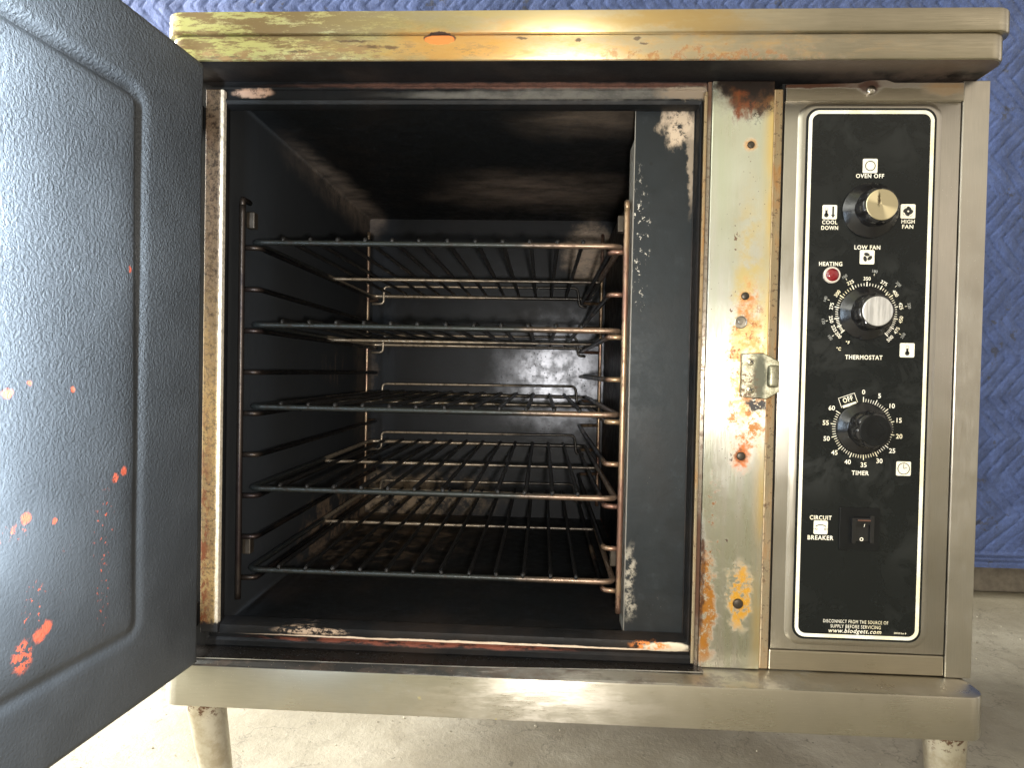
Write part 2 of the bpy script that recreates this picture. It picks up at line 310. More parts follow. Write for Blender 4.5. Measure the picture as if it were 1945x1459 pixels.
def wiremat():
    a = M('greasy_rack_wire'); n_ = a.noise(160, 5, .7)
    c = a.mix(a.rng(n_, .5, .75), (.006, .006, .0065), (.025, .022, .02))
    a.set(col=c, metal=0., spec=.35, rough=.36, nrm=a.bump(a.noise(500, 4, .7), .8, .0012)); return a.m
m_wire = wiremat()
def guidemat():
    a = M('coppery_guide_rod'); X = a.xyz(); n_ = a.noise(110, 5, .75, (1, 1, .4))
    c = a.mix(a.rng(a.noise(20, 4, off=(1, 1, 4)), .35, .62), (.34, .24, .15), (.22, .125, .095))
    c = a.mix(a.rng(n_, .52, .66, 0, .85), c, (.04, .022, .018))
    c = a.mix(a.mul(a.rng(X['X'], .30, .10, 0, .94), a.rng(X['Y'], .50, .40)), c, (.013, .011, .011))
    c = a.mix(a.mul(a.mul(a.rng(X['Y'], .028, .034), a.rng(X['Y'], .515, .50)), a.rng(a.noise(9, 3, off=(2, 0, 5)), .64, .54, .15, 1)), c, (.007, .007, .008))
    a.set(col=c, spec=.2, metal=.75, rough=a.rng(n_, .3, .7, .28, .46), nrm=a.bump(n_, .4, .0005)); return a.m
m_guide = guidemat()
def doormat():
    a = M('black_pitted_enamel'); X = a.xyz()
    peb = a.noise(400, 3, .7, (1, 1.0, 1)); fade = a.rng(X['Z'], .16, .42, .12, 1)
    n1 = a.noise(8, 5, .6)
    c = a.mix(a.rng(n1, .4, .7), (.036, .038, .040), (.050, .053, .056))
    red = (.38, .075, .04)
    msk = None
    for (y, z, ry, rz, th) in ((-.2250, .1440, .0050, .0045, .30), (-.2190, .1475, .0035, .0045, .30), (-.2380, .1350, .0075, .0100, .47), (-.2300, .166, .010, .014, .58), (-.2364, .2254, .0038, .0035, .30), (-.2137, .2185, .0020, .0020, .1), (-.2459, .2174, .010, .005, .55),
                             (-.1431, .4013, .0014, .0028, .1), (-.1484, .2431, .0034, .0036, .33), (-.1575, .2390, .0030, .0034, .4), (-.1682, .2040, .010, .030, .585), (-.1690, .1560, .006, .030, .57), (-.2502, .3068, .0036, .0030, .2), (-.1989, .3082, .0014, .0022, .1), (-.2343, .3135, .0016, .0018, .1), (-.2045, .1758, .014, .020, .64)):
        b_ = a.mul(a.blob((0, y, z), (BIG, ry, rz), 300, .005, .3), a.rng(a.noise(260, 3, .65, off=(y * 9, 2, z)), th + (.04 if th > .5 else 0), th + (.08 if th > .5 else .04)))
        msk = b_ if msk is None else a.mx(msk, b_)
    c = a.mix(msk, c, red)
    rough = a.rng(n1, .3, .7, .46, .58)
    h = a.add(a.mul(a.mul(peb, fade), a.rng(X['Y'], -.26, -.13, .7, 1.)), a.mul(a.noise(500, 3), .10))
    a.set(col=c, rough=rough, spec=.28, nrm=a.bump(h, 1., .0034)); return a.m
m_door = doormat()
m_dooredge = soot('door_edge_black', (.015, .015, .015), .5, .2)
def plain(name, col, rough=.4, metal=0., bumpsc=None, var=.15, **k_):
    a = M(name); n_ = a.noise(60, 4, .6)
    c = a.mix(a.rng(n_, .3, .7), tuple(x * (1 - var) for x in col), tuple(min(1, x * (1 + var)) for x in col))
    a.set(col=c, rough=a.rng(n_, .3, .7, rough - .04, rough + .05), metal=metal, **k_)
    if bumpsc: a.set(nrm=a.bump(a.noise(bumpsc, 3), .3, .0004))
    return a.m
def overmat():
    a = M('black_control_film'); sm = a.noise(28, 6, .7, dist=.6)
    k_ = a.mul(a.rng(sm, .45, .62), a.rng(a.noise(7, 2, off=(0, 0, 3)), .35, .6))
    c = a.mix(k_, (.0065, .0078, .0080), (.0135, .0150, .0148))
    c = a.mix(a.mul(a.rng(a.voro(330), .03, .08, 1, 0), a.rng(a.noise(20, 3, off=(1, 4, 1)), .5, .7)), c, (.09, .09, .08))
    a.set(col=c, rough=a.fmix(k_, .26, .46), spec=.26, nrm=a.bump(a.noise(6, 2), .3, .003)); return a.m
m_film = overmat()
def inkmat():
    a = M('cream_print'); Z = a.xyz()
    c = a.mix(a.rng(a.noise(30, 4, .6), .4, .65), (.82, .79, .70), (.80, .72, .50))
    a.set(col=c, rough=.45); return a.m
m_ink = inkmat()
m_dim = plain('faded_grey_print', (.36, .36, .34), .5)
m_badge = plain('cream_badge', (.80, .76, .64), .45, var=.06)
m_black = plain('glossy_black_plastic', (.010, .010, .011), .17, bumpsc=300)
m_blackm = plain('dark_plastic', (.0065, .007, .0075), .34, bumpsc=200, spec=.2)
m_dkline = plain('black_print', (.015, .015, .015), .5)
def capmat(name, col, radial):
    a = M(name)
    if radial:
        g = a.n('ShaderNodeTexGradient'); g.gradient_type = 'RADIAL'
        s_ = a.n('ShaderNodeMapping'); a.put(s_.inputs[0], a.co); s_.inputs['Rotation'].default_value = (R(90), 0, 0)
        a.put(g.inputs[0], s_.outputs[0])
        wv = a.math('SINE', a.mul(g.outputs[1], 6.28318 * 2), 0)
        c = a.mix(a.rng(wv, .2, 1.), tuple(x * .72 for x in col), tuple(min(1, x * 1.25) for x in col))  # sheen of the spun metal painted as lighter and darker sectors
        c = a.mix(a.blob((-.003, 0, .005), (.0012, BIG, .006), 500, .003, .5), c, (.10, .08, .05))
        wb = a.noise(2200, 2, .5)
        a.set(col=c, metal=1., rough=.30, nrm=a.bump(wb, .1, .0001))
    else:
        g = a.noise(260, 4, .7, (1, 1, .08)); c = a.mix(a.rng(g, .35, .65), tuple(x * .65 for x in col), col)
        a.set(col=c, metal=.9, rough=.36)
    return a.m
m_gold = capmat('spun_brassy_cap', (.78, .70, .47), True)
m_silver = capmat('brushed_silver_cap', (.92, .93, .95), False)
m_chrome = plain('worn_chrome', (.55, .52, .48), .2, 1.)
m_red = plain('red_lens', (.13, .003, .007), .15, var=.3, coat=.6)
m_bezel = plain('pale_lamp_bezel', (.62, .56, .50), .35, .4)
m_screw = plain('blackened_screw', (.05, .04, .03), .4, .6, 300)
m_screwl = plain('zinc_screw', (.42, .38, .28), .3, .9)
def strikemat():
    a = M('yellow_zinc_striker'); n_ = a.noise(120, 5, .8)
    c = a.mix(a.rng(n_, .42, .6), (.30, .285, .21), (.15, .14, .09))
    c = a.mix(a.blob((.5675, 0, .326), (.006, BIG, .026), 150, .006, .4), c, (.05, .05, .035))
    c = a.mix(a.mul(a.blob((.556, 0, .318), (.010, BIG, .016), 150, .006, .5), a.rng(a.noise(260, 4, .8), .48, .56)), c, (.06, .035, .02))
    a.set(col=c, metal=.8, rough=.42, nrm=a.bump(n_, .4, .0005)); return a.m
m_strike = strikemat()
def legmat():
    a = M('dull_leg_metal'); n_ = a.noise(50, 5, .7)
    c = a.mix(a.rng(n_, .4, .65), (.58, .54, .44), (.44, .38, .28))
    c = a.mix(a.mul(a.rng(a.xyz()['Z'], -.032, -.02), a.rng(a.noise(120, 4, .8), .5, .6)), c, (.16, .09, .06))
    a.set(col=c, metal=.8, rough=.36, nrm=a.bump(n_, .3, .0006)); return a.m
m_leg = legmat()
def blanketmat():
    a = M('blue_quilted_fabric'); X = a.xyz()
    c = a.mix(a.rng(a.noise(16, 5, .65), .35, .68), (.025, .048, .160), (.044, .076, .225))
    c = a.mix(a.rng(a.noise(140, 4, .7), .40, .75, 0, .35), c, (.085, .135, .32))
    c = a.mix(a.mul(a.rng(a.noise(26, 4, .7, off=(4, 1, 2)), .60, .66), .75), c, (.028, .030, .045))
    wv = a.n('ShaderNodeTexWave'); a.put(wv.inputs[0], a.co); wv.inputs['Scale'].default_value = 900
    a.set(col=c, rough=.75, sheen=.35, nrm=a.bump(a.add(a.noise(260, 4, .7), a.mul(a.noise(60, 3), 2.)), .5, .0025)); return a.m
m_blanket = blanketmat()
def floormat():
    a = M('worn_concrete_floor')
    n1 = a.noise(5, 7, .65); n2 = a.noise(34, 6, .7, off=(2, 5, 1)); n3 = a.noise(160, 4, .7)
    c = a.mix(a.rng(n1, .35, .65), (.27, .242, .188), (.35, .32, .26))
    c = a.mix(a.rng(n2, .46, .70, 0, .40), c, (.19, .168, .13))
    c = a.mix(a.rng(a.noise(2.2, 5, .65, off=(3, 3, 0)), .48, .60, 0, .55), c, (.19, .162, .118))
    c = a.mix(a.rng(a.noise(75, 3, .7, (1, .5, 1), off=(3, 8, 0)), .66, .70, 0, .6), c, (.08, .07, .055))
    c = a.mix(a.rng(n3, .58, .75, 0, .5), c, (.42, .39, .33))
    c = a.mix(a.mul(a.rng(a.voro(55, off=(1, 1, 0)), .05, .10, 1, 0), a.rng(a.noise(11, 3, off=(5, 5, 5)), .5, .62)), c, (.10, .085, .065))
    ck = a.mul(a.rng(a.math('ABSOLUTE', a.math('SUBTRACT', a.noise(4.2, 6, .6, off=(9, 2, 0)), .5)), .0, .006, 1, 0), .5)
    c = a.mix(ck, c, (.11, .095, .075))
    a.set(col=c, rough=a.rng(n1, .3, .7, .42, .6), nrm=a.bump(a.add(a.mul(n2, 1.5), n3), .5, .002)); return a.m
m_floor = floormat()
m_wall = plain('painted_block_wall', (.17, .145, .12), .7, bumpsc=120, var=.2)

# ------------------------------------------------------------------ mesh helpers
def link(name, bm, mat, parent=None, smooth=False, loc=None):
    me = bpy.data.meshes.new(name)
    bmesh.ops.recalc_face_normals(bm, faces=bm.faces)
    bm.to_mesh(me); bm.free()
    for mm in (mat if isinstance(mat, (list, tuple)) else [mat]): me.materials.append(mm)
    if smooth:
        for p in me.polygons: p.use_smooth = True
        if smooth == 'auto':
            me.set_sharp_from_angle(angle=R(35))
    o = bpy.data.objects.new(name, me); C.objects.link(o)
    if parent:
        o.parent = parent
        p, off = parent, Vector((0, 0, 0))
        while p: off += p.location; p = p.parent
        o.location = (Vector(loc) if loc else Vector((0, 0, 0))) - off
    elif loc: o.location = loc
    return o
def box(bm, x0, x1, y0, y1, z0, z1, bev=0., seg=2, mi=0):
    vs = [bm.verts.new((x, y, z)) for x in (x0, x1) for y in (y0, y1) for z in (z0, z1)]
    F = [(0, 1, 3, 2), (4, 6, 7, 5), (0, 4, 5, 1), (2, 3, 7, 6), (0, 2, 6, 4), (1, 5, 7, 3)]
    fs = [bm.faces.new([vs[i] for i in f]) for f in F]
    for f in fs: f.material_index = mi
    if bev:
        es = list({e for f in fs for e in f.edges})
        bmesh.ops.bevel(bm, geom=es, offset=bev, segments=seg, affect='EDGES', profile=.5)
    return vs
def rrect(x0, x1, z0, z1, r, n=8):
    if not isinstance(r, (tuple, list)): r = (r,) * 4   # BL BR TR TL
    P = []
    for (cx, cz, a0, rr) in ((x0 + r[0], z0 + r[0], 180, r[0]), (x1 - r[1], z0 + r[1], 270, r[1]), (x1 - r[2], z1 - r[2], 0, r[2]), (x0 + r[3], z1 - r[3], 90, r[3])):
        for i in range(n + 1):
            t = R(a0 + 90 * i / n); P.append((cx + rr * math.cos(t), cz + rr * math.sin(t)))
    return P
def loft(bm, rings, cap0=True, cap1=True, mi=0):
    V = [[bm.verts.new(p) for p in r] for r in rings]
    n = len(V[0])
    for a_, b_ in zip(V, V[1:]):
        for i in range(n):
            f = bm.faces.new((a_[i], a_[(i + 1) % n], b_[(i + 1) % n], b_[i])); f.material_index = mi
    if cap0: bm.faces.new(V[0][::-1]).material_index = mi
    if cap1: bm.faces.new(V[-1]).material_index = mi
def plate(bm, P, y0, y1, bev=0., mi=0):
    """outline P (x,z) thick from y1 (back) to y0 (front), front edge rounded by bev"""
    cx = sum(p[0] for p in P) / len(P); cz = sum(p[1] for p in P) / len(P)
    def ring(y, ins):
        if not ins: return [(p[0], y, p[1]) for p in P]
        W_ = max(p[0] for p in P) - min(p[0] for p in P); H_ = max(p[1] for p in P) - min(p[1] for p in P)
        return [(cx + (p[0] - cx) * (1 - 2 * ins / W_), y, cz + (p[1] - cz) * (1 - 2 * ins / H_)) for p in P]
    if bev: rings = [ring(y1, 0), ring(y0 + bev, 0), ring(y0 + bev * .3, bev * .3), ring(y0, bev)]
    else: rings = [ring(y1, 0), ring(y0, 0)]
    loft(bm, rings, mi=mi)
def fillet(P, r, n=6):
    out = [Vector(P[0])]
    for a_, b_, c_ in zip(P, P[1:], P[2:]):
        a_, b_, c_ = Vector(a_), Vector(b_), Vector(c_)
        d1 = (a_ - b_); d2 = (c_ - b_); rr = min(r, d1.length * .45, d2.length * .45)
        p, q = b_ + d1.normalized() * rr, b_ + d2.normalized() * rr
        for i in range(n + 1):
            t = i / n; out.append(p.lerp(b_, t).lerp(b_.lerp(q, t), t))
    out.append(Vector(P[-1])); return out
def tube(bm, P, r, n=10, close=False, jitter=0.):
    P = [Vector(p) for p in P]; rings = []
    up = None; N = len(P)
    for i, p in enumerate(P):
        if close: d = (P[(i + 1) % N] - P[i - 1]).normalized()
        else: d = ((P[i + 1] if i < N - 1 else p) - (P[i - 1] if i else p)).normalized()
        if up is None: up = Vector((0, 0, 1)) if abs(d.z) < .9 else Vector((1, 0, 0))
        up = (up - d * up.dot(d)).normalized(); s = d.cross(up)
        rr = r * (1 + jitter * (mnoise.noise(p * 90) + .4 * mnoise.noise(p * 300))) if jitter else r
        rings.append([bm.verts.new(p + (up * math.cos(a) + s * math.sin(a)) * rr) for a in [2 * math.pi * k / n for k in range(n)]])
    pr = list(zip(rings, rings[1:])) + ([(rings[-1], rings[0])] if close else [])
    for A, B in pr:
        for k in range(n): bm.faces.new((A[k], A[(k + 1) % n], B[(k + 1) % n], B[k]))
    if not close: bm.faces.new(rings[0][::-1]); bm.faces.new(rings[-1])
def densify(P, st):
    out = [Vector(P[0])]
    for a_, b_ in zip(P, P[1:]):
        a_, b_ = Vector(a_), Vector(b_); k = max(1, int((b_ - a_).length / st))
        out += [a_.lerp(b_, i / k) for i in range(1, k + 1)]
    return out
def lathe(bm, prof, n=48, cx=0, cz=0, lob=None):
    """profile of (radius, y) about the axis y; lob(y, angle) scales the radius"""
    rings = []
    for r, y in prof:
        rings.append([(cx + r * (lob(r, y, a) if lob else 1) * math.sin(a), y, cz + r * (lob(r, y, a) if lob else 1) * math.cos(a)) for a in [2 * math.pi * k / n for k in range(n)]])
    loft(bm, rings)
def empty(name, loc, label=None, cat=None, group=None):
    o = bpy.data.objects.new(name, None); C.objects.link(o); o.location = loc; o.empty_display_size = .05
    if label: o['label'] = label
    if cat: o['category'] = cat
    if group: o['group'] = group
    return o

# ------------------------------------------------------------------ the setting
bm = bmesh.new()
v = [bm.verts.new(p) for p in ((-8, -8, -.2), (8, -8, -.2), (8, 8, -.2), (-8, 8, -.2))]; bm.faces.new(v)
fl = link('floor', bm, m_floor); fl['kind'] = 'structure'
bm = bmesh.new(); box(bm, -2.2, 4.2, 1.03, 1.15, -.199, 2.4, .004)
wl = link('wall', bm, m_wall); wl['kind'] = 'structure'

random.seed(11)
bm = bmesh.new()
for i in range(420):
    x, y = random.uniform(-.5, 2.0), random.uniform(.0, .95); s = random.choice((.0006, .0009, .0012, .0018)) * random.uniform(.6, 1.3)
    t = bmesh.ops.create_icosphere(bm, subdivisions=1, radius=s, matrix=Matrix.Translation((x, y, -.2 + s * .4)))
    for v_ in t['verts']: v_.co += Vector((random.uniform(-1, 1), random.uniform(-1, 1), random.uniform(-.6, .3))) * s * .5
gt = link('floor_grit', bm, plain('pale_grit', (.34, .31, .25), .7, var=.5)); gt['kind'] = 'stuff'
# the quilted blanket hanging in front of the wall
def tri(t): t = t % 1.; return abs(t - .5) * 2
bm = bmesh.new()
x0, x1, z0, z1 = -1.1, 2.3, -.125, 1.75
nx, nz = 900, 520
grid = []
for j in range(nz + 1):
    row = []
    for i in range(nx + 1):
        x = x0 + (x1 - x0) * i / nx; z = z0 + (z1 - z0) * j / nz
        wx = x + .014 * mnoise.noise(Vector((x * 3, z * 3, 0))); wz = z + .018 * mnoise.noise(Vector((x * 2.5, z * 2.5, 5)))
        wx += .010 * mnoise.noise(Vector((x * 9, z * 9, 8))); u = wx - .085 * tri(wz / .19)
        t = u / .034; ph = abs((t % 1.) - .5) * 2
        h = (1 - ph ** 9) * .0038
        h *= .75 + .5 * mnoise.noise(Vector((x * 7, z * 7, 3)))
        h += .016 * mnoise.noise(Vector((x * 3.4, z * 1.6, 1))) + .003 * mnoise.noise(Vector((x * 22, z * 22, 1))) + .0008 * mnoise.noise(Vector((x * 80, z * 80, 1)))
        zz = z
        hem = z - z0
        if hem < .035: h = h * .3 + (.004 if (.012 < hem < .016 or .024 < hem < .028) else .007) + .002 * mnoise.noise(Vector((x * 9, z * 9, 3)))
        zz += max(0, 1 - hem / .5) * (.020 * (x - 1.43) + .012 * mnoise.noise(Vector((x * 4, 0, 0))))
        row.append(bm.verts.new((x, .985 - h, zz)))
    grid.append(row)
for j in range(nz):
    for i in range(nx): bm.faces.new((grid[j][i], grid[j][i + 1], grid[j + 1][i + 1], grid[j + 1][i]))
# back layer
b0 = [bm.verts.new((x, .998, z)) for x, z in ((x0, z0), (x1, z0), (x1, z1), (x0, z1))]; bm.faces.new(b0)
bl = link('moving_blanket', bm, m_blanket, smooth=True)
bl['label'] = 'blue quilted moving blanket with zigzag stitching hung behind the oven'; bl['category'] = 'blanket'

# ------------------------------------------------------------------ the oven
oven = empty('convection_oven', (.384, .28, -.2), 'sooty rust stained stainless oven with its black door open and knob panel at right', 'oven')
P_ = oven
ZS, ZH = .0407, .612            # top of the base shelf, underside of the hood

# body shell round the cavity and the control compartment
bm = bmesh.new()
box(bm, .004, .034, .012, .60, ZS, ZH)
box(bm, .5065, .5155, .012, .60, ZS, ZH)
box(bm, .034, .5065, .012, .60, .606, ZH - .0005)
box(bm, .034, .5065, .012, .60, ZS + .0005, .0595)
box(bm, .034, .5065, .552, .60, .0595, .606)
box(bm, .5155, .776, .58, .60, ZS, ZH)
box(bm, .7715, .7768, .012, .58, ZS, ZH)
link('body_shell', bm, m_steel, P_)

# liner: inside faces of the cavity
def sheet(bm, a_, b_, c_, d_, n, mm):
    g_ = [[bm.verts.new(Vector(a_).lerp(Vector(b_), i / n).lerp(Vector(d_).lerp(Vector(c_), i / n), j / mm)) for i in range(n + 1)] for j in range(mm + 1)]
    for j in range(mm):
        for i in range(n): bm.faces.new((g_[j][i], g_[j][i + 1], g_[j + 1][i + 1], g_[j + 1][i]))
bm = bmesh.new(); X0, X1, Y0, Y1, Z0_, Z1_ = .036, .5045, .010, .550, .0605, .6045
prof = rrect(X0, X1, Z0_, Z1_, .004, 3)
V = [[bm.verts.new((p[0], y, p[1])) for p in prof] for y in (Y0, Y1)]
for i in range(len(prof)): bm.faces.new((V[0][i], V[0][(i + 1) % len(prof)], V[1][(i + 1) % len(prof)], V[1][i]))
bm.faces.new(V[1])
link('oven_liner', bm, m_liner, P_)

# face frame: stepped rings round the opening
bm = bmesh.new()
rings = [((.006, .5135, .0412, .6118), .010), ((.006, .5135, .0412, .6118), .0005), ((.0225, .5125, .0415, .6085), 0.), ((.024, .5120, .0450, .6050), -.0030), ((.026, .5110, .0500, .6030), -.0030),
         ((.028, .5100, .0525, .6022), -.0010), ((.030, .5088, .0558, .5938), -.0020), ((.033, .5080, .0575, .5925), -.0060), ((.036, .5072, .0600, .5905), -.0068), ((.0385, .5062, .0665, .5875), -.0050), ((.0395, .5056, .0690, .5860), .0010), ((.0380, .5052, .0700, .5870), .0098), ((.0364, .5042, .0610, .6040), .0100)]
loft(bm, [[(p[0], y, p[1]) for p in rrect(r_[0], r_[1], r_[2], r_[3], .0012 if y < -.0025 else .0008, 3)] for r_, y in rings], False, False)
link('door_frame', bm, m_frame, P_, 'auto')
# gasket strip at the hinge side
bm = bmesh.new(); box(bm, .0228, .0412, -.0105, -.0035, .0600, .6000, .0012)
link('gasket_strip', bm, m_gasket, P_)
bm = bmesh.new(); box(bm, .5100, .5132, -.0052, -.0005, .046, .600, .0008)
link('frame_edge_trim', bm, m_strip, P_)
# thin drip plate under the sill
bm = bmesh.new()
pts = [(.010, -.028), (.30, -.0215), (.44, -.0155), (.5205, -.0150), (.5205, -.0002), (.010, -.0002)]
loft(bm, [[(x, y, z + .0006 * math.sin(x * 14)) for x, y in pts] for z in (ZS + .0006, ZS + .0018)])
link('drip_plate', bm, soot('greasy_drip_plate', (.02, .018, .017), .3, .4, lambda a: [(a.rng(a.xyz()['Y'], -.0135, -.0165, 0, .0), (.3, .3, .3), .9, .3)], metal=.4), P_)

bm = bmesh.new(); tube(bm, [(x, y - .0002, ZS + .0013 + .0006 * math.sin(x * 14)) for x, y in pts[:4]], .00055, 6)
link('plate_edge', bm, plain('bare_plate_edge', (.42, .40, .37), .35, .8), P_)
# dark baffle in front of the fan duct
bm = bmesh.new()
box(bm, .4466, .5056, .0115, .0135, .0665, .5880, .0006)
box(bm, .4466, .4480, .0136, .045, .0665, .560, .0004)
link('baffle_panel', bm, m_baffle, P_)
bm = bmesh.new(); box(bm, .4700, .5040, .046, .540, .0660, .560)
link('fan_duct', bm, m_frame, P_)

# rack guides: rods, runners and standoffs
levels = [.4505 - i * .04315 for i in range(9)]
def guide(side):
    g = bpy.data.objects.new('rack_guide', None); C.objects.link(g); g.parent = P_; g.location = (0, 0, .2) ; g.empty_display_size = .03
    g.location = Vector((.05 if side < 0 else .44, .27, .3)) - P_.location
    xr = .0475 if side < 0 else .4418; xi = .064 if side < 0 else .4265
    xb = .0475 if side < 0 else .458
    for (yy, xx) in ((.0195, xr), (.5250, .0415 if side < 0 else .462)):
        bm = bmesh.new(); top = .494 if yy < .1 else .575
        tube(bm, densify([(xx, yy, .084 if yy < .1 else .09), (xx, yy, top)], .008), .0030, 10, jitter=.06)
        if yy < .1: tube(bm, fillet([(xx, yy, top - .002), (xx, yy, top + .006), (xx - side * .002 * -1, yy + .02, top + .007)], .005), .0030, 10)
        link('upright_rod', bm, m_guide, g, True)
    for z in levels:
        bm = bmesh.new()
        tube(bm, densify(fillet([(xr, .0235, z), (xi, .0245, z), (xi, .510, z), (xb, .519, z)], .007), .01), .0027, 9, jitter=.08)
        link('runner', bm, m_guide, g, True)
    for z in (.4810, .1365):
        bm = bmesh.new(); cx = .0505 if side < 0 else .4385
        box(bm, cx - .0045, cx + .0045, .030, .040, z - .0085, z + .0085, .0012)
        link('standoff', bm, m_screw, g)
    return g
guide(-1); guide(1)

# centre column, edge strip, post and rails
bm = bmesh.new(); box(bm, .5182, .5768, -.0030, .012, ZS + .0012, ZH - .001, .0009)
link('latch_column', bm, m_column, P_)
bm = bmesh.new(); box(bm, .5142, .5178, -.0012, .012, ZS + .001, ZH - .001, .0006)
link('column_return', bm, m_return, P_)
bm = bmesh.new(); box(bm, .5771, .5858, -.0010, .012, ZS + .0012, ZH - .008, .0012)
link('edge_strip', bm, m_strip, P_)
bm = bmesh.new(); box(bm, .7524, .7770, -.0024, .012, ZS + .0003, ZH - .0005, .0010)
link('corner_post', bm, m_steel, P_)
bm = bmesh.new(); box(bm, .5862, .7518, -.0012, .012, ZS + .001, .0612, .0012)
link('bottom_rail', bm, m_steel_h, P_)
bm = bmesh.new(); box(bm, .5862, .7518, .004, .012, .0615, ZH - .001)
link('compartment_back', bm, m_dooredge, P_)

# column screws
def screw(x, z, r, mat, y=-.0030, par=None, name='screw', cross=False, dome=.5):
    bm = bmesh.new()
    prof = [(r, y), (r, y - r * .15), (r * .85, y - r * dome * .75), (r * .5, y - r * dome), (r * .05, y - r * dome * 1.02)]
    lathe(bm, prof, 20, x, z)
    o = link(name, bm, mat, par or P_, 'auto')
    if cross:
        bm = bmesh.new(); a0 = random.uniform(.2, 1.2)
        for q in (0, math.pi / 2):
            c_, s_ = math.cos(a0 + q), math.sin(a0 + q); L_, W_ = r * .6, r * .10
            pts = [(x + c_ * i * L_ - s_ * j * W_, z + s_ * i * L_ + c_ * j * W_) for i, j in ((-1, -1), (1, -1), (1, 1), (-1, 1))]
            yy = y - r * dome * 1.05 - .0001 * (q > 0)
            loft(bm, [[(p[0], yy + .0006, p[1]) for p in pts], [(p[0], yy, p[1]) for p in pts]])
        link('drive_slot', bm, m_dkline, o if o.parent is P_ else (par or P_))
    return o
for (x, z, r, mt) in ((.5556, .5498, .0035, m_screw), (.5539, .4047, .0038, m_screw), (.5539, .2497, .0042, m_screw), (.5547, .1058, .0050, m_screw)):
    screw(x, z, r, mt)
bm = bmesh.new(); lathe(bm, [(.0062, -.0031), (.0062, -.0042), (.0054, -.0046), (.0050, -.0036), (.0022, -.0035), (.0018, -.0044), (.0003, -.0044)], 28, .5501, .3793)
link('latch_hole_plug', bm, m_chrome, P_, 'auto')

# strike plate
st = None
bm = bmesh.new()
out = [(.5507, .3075), (.5507, .3492), (.5712, .3500), (.5850, .3420), (.5850, .3125), (.5745, .3055)]
def yof(x): return -.0075 if x < .5690 else -.0075 - (x - .5690) * .35
loft(bm, [[(x, -.0031, z) for x, z in out], [(x, yof(x) + .001, z) for x, z in out], [(x + (.5675 - x) * .05, yof(x), z + (.328 - z) * .04) for x, z in out]])
box(bm, .5738, .5842, -.0170, -.0085, .3170, .3385, .0028, 3)
st = link('latch_striker', bm, m_strike, P_, 'auto')
for z in (.3415, .3146):
    screw(.5600, z, .0044, m_screwl, -.0075, st, 'screw', True, .35)

# control panel plate: upper tab, embossed pan
bm = bmesh.new()
box(bm, .5873, .7512, -.0015, .0035, .0625, .5925, .0008)
def esc(x, z): return [(x[0], z[0])]
px0, px1, pz0, pz1 = .6035, .7305, .0715, .5875
loft(bm, [[(p[0], -.0010, p[1]) for p in rrect(px0 - .0045, px1 + .0045, pz0 - .0045, pz1 + .0045, .0165, 10)],
          [(p[0], -.0020, p[1]) for p in rrect(px0 - .0030, px1 + .0030, pz0 - .0030, pz1 + .0030, .0150, 10)],
          [(p[0], -.0034, p[1]) for p in rrect(px0 - .0005, px1 + .0005, pz0 - .0005, pz1 + .0005, .0130, 10)],
          [(p[0], -.0038, p[1]) for p in rrect(px0 + .0015, px1 - .0015, pz0 + .0015, pz1 - .0015, .0120, 10)]])
panel = link('control_panel', bm, m_steel, P_, 'auto')
bm = bmesh.new()
tab = [(.5873, .5915), (.7518, .5915), (.7518, .6088), (.688, .6088), (.680, .6115), (.664, .6110), (.655, .6085), (.5873, .6070)]
loft(bm, [[(x, -.0010, z) for x, z in tab], [(x, -.0036, z) for x, z in tab], [(x + (.67 - x) * .006, -.0042, z + (.6 - z) * .06) for x, z in tab]])
link('upper_tab', bm, steel('tab_stainless', (.50, .455, .375), .36, (1.5, 2, 50), lambda a: [
    (a.mul(a.rng(a.add(a.xyz()['Z'], a.mul(a.noise(60, 4), .006)), .6055, .6075), a.rng(a.xyz()['X'], .70, .62, .55, 1)), (.045, .018, .010), 0., .5),
    (a.mul(a.blob((.665, 0, .6045), (.010, BIG, .007), 100, .008, .3), .95), (.04, .018, .012), 0., .5),
    (a.mul(a.blob((.735, 0, .603), (.02, BIG, .006), 100, .008, .5), .6), (.30, .17, .06), .3, .5)]), panel, False)
sc_ = screw(.6655, .6010, .0044, m_chrome, -.0042, panel, 'panel_screw', False, .85)

# black film
F0, F1, G0, G1 = .6066, .7275, .0745, .5845
YF = -.0044
bm = bmesh.new(); plate(bm, rrect(F0, F1, G0, G1, .0115, 10), YF, -.0030)
film = link('control_overlay', bm, m_film, P_)
# homography photo -> film rectangle
def homog(src, dst):
    A = []; B = []
    for (u, v_), (x, y) in zip(src, dst):
        A.append([u, v_, 1, 0, 0, 0, -u * x, -v_ * x]); B.append(x)
        A.append([0, 0, 0, u, v_, 1, -u * y, -v_ * y]); B.append(y)
    n = 8
    for i in range(n):
        p = max(range(i, n), key=lambda r_: abs(A[r_][i])); A[i], A[p] = A[p], A[i]; B[i], B[p] = B[p], B[i]
        for r_ in range(n):
            if r_ != i:
                f_ = A[r_][i] / A[i][i]
                A[r_] = [a_ - f_ * b_ for a_, b_ in zip(A[r_], A[i])]; B[r_] -= f_ * B[i]
    return [B[i] / A[i][i] for i in range(n)] + [1]
HH = homog(((1531, 204), (1780, 208), (1745, 1222), (1503, 1211)), ((F0, G1), (F1, G1), (F1, G0), (F0, G0)))
def ov(u, v_):
    d = HH[6] * u + HH[7] * v_ + 1
    return ((HH[0] * u + HH[1] * v_ + HH[2]) / d, (HH[3] * u + HH[4] * v_ + HH[5]) / d)
PX = .4925e-3     # metres per photo pixel on the film
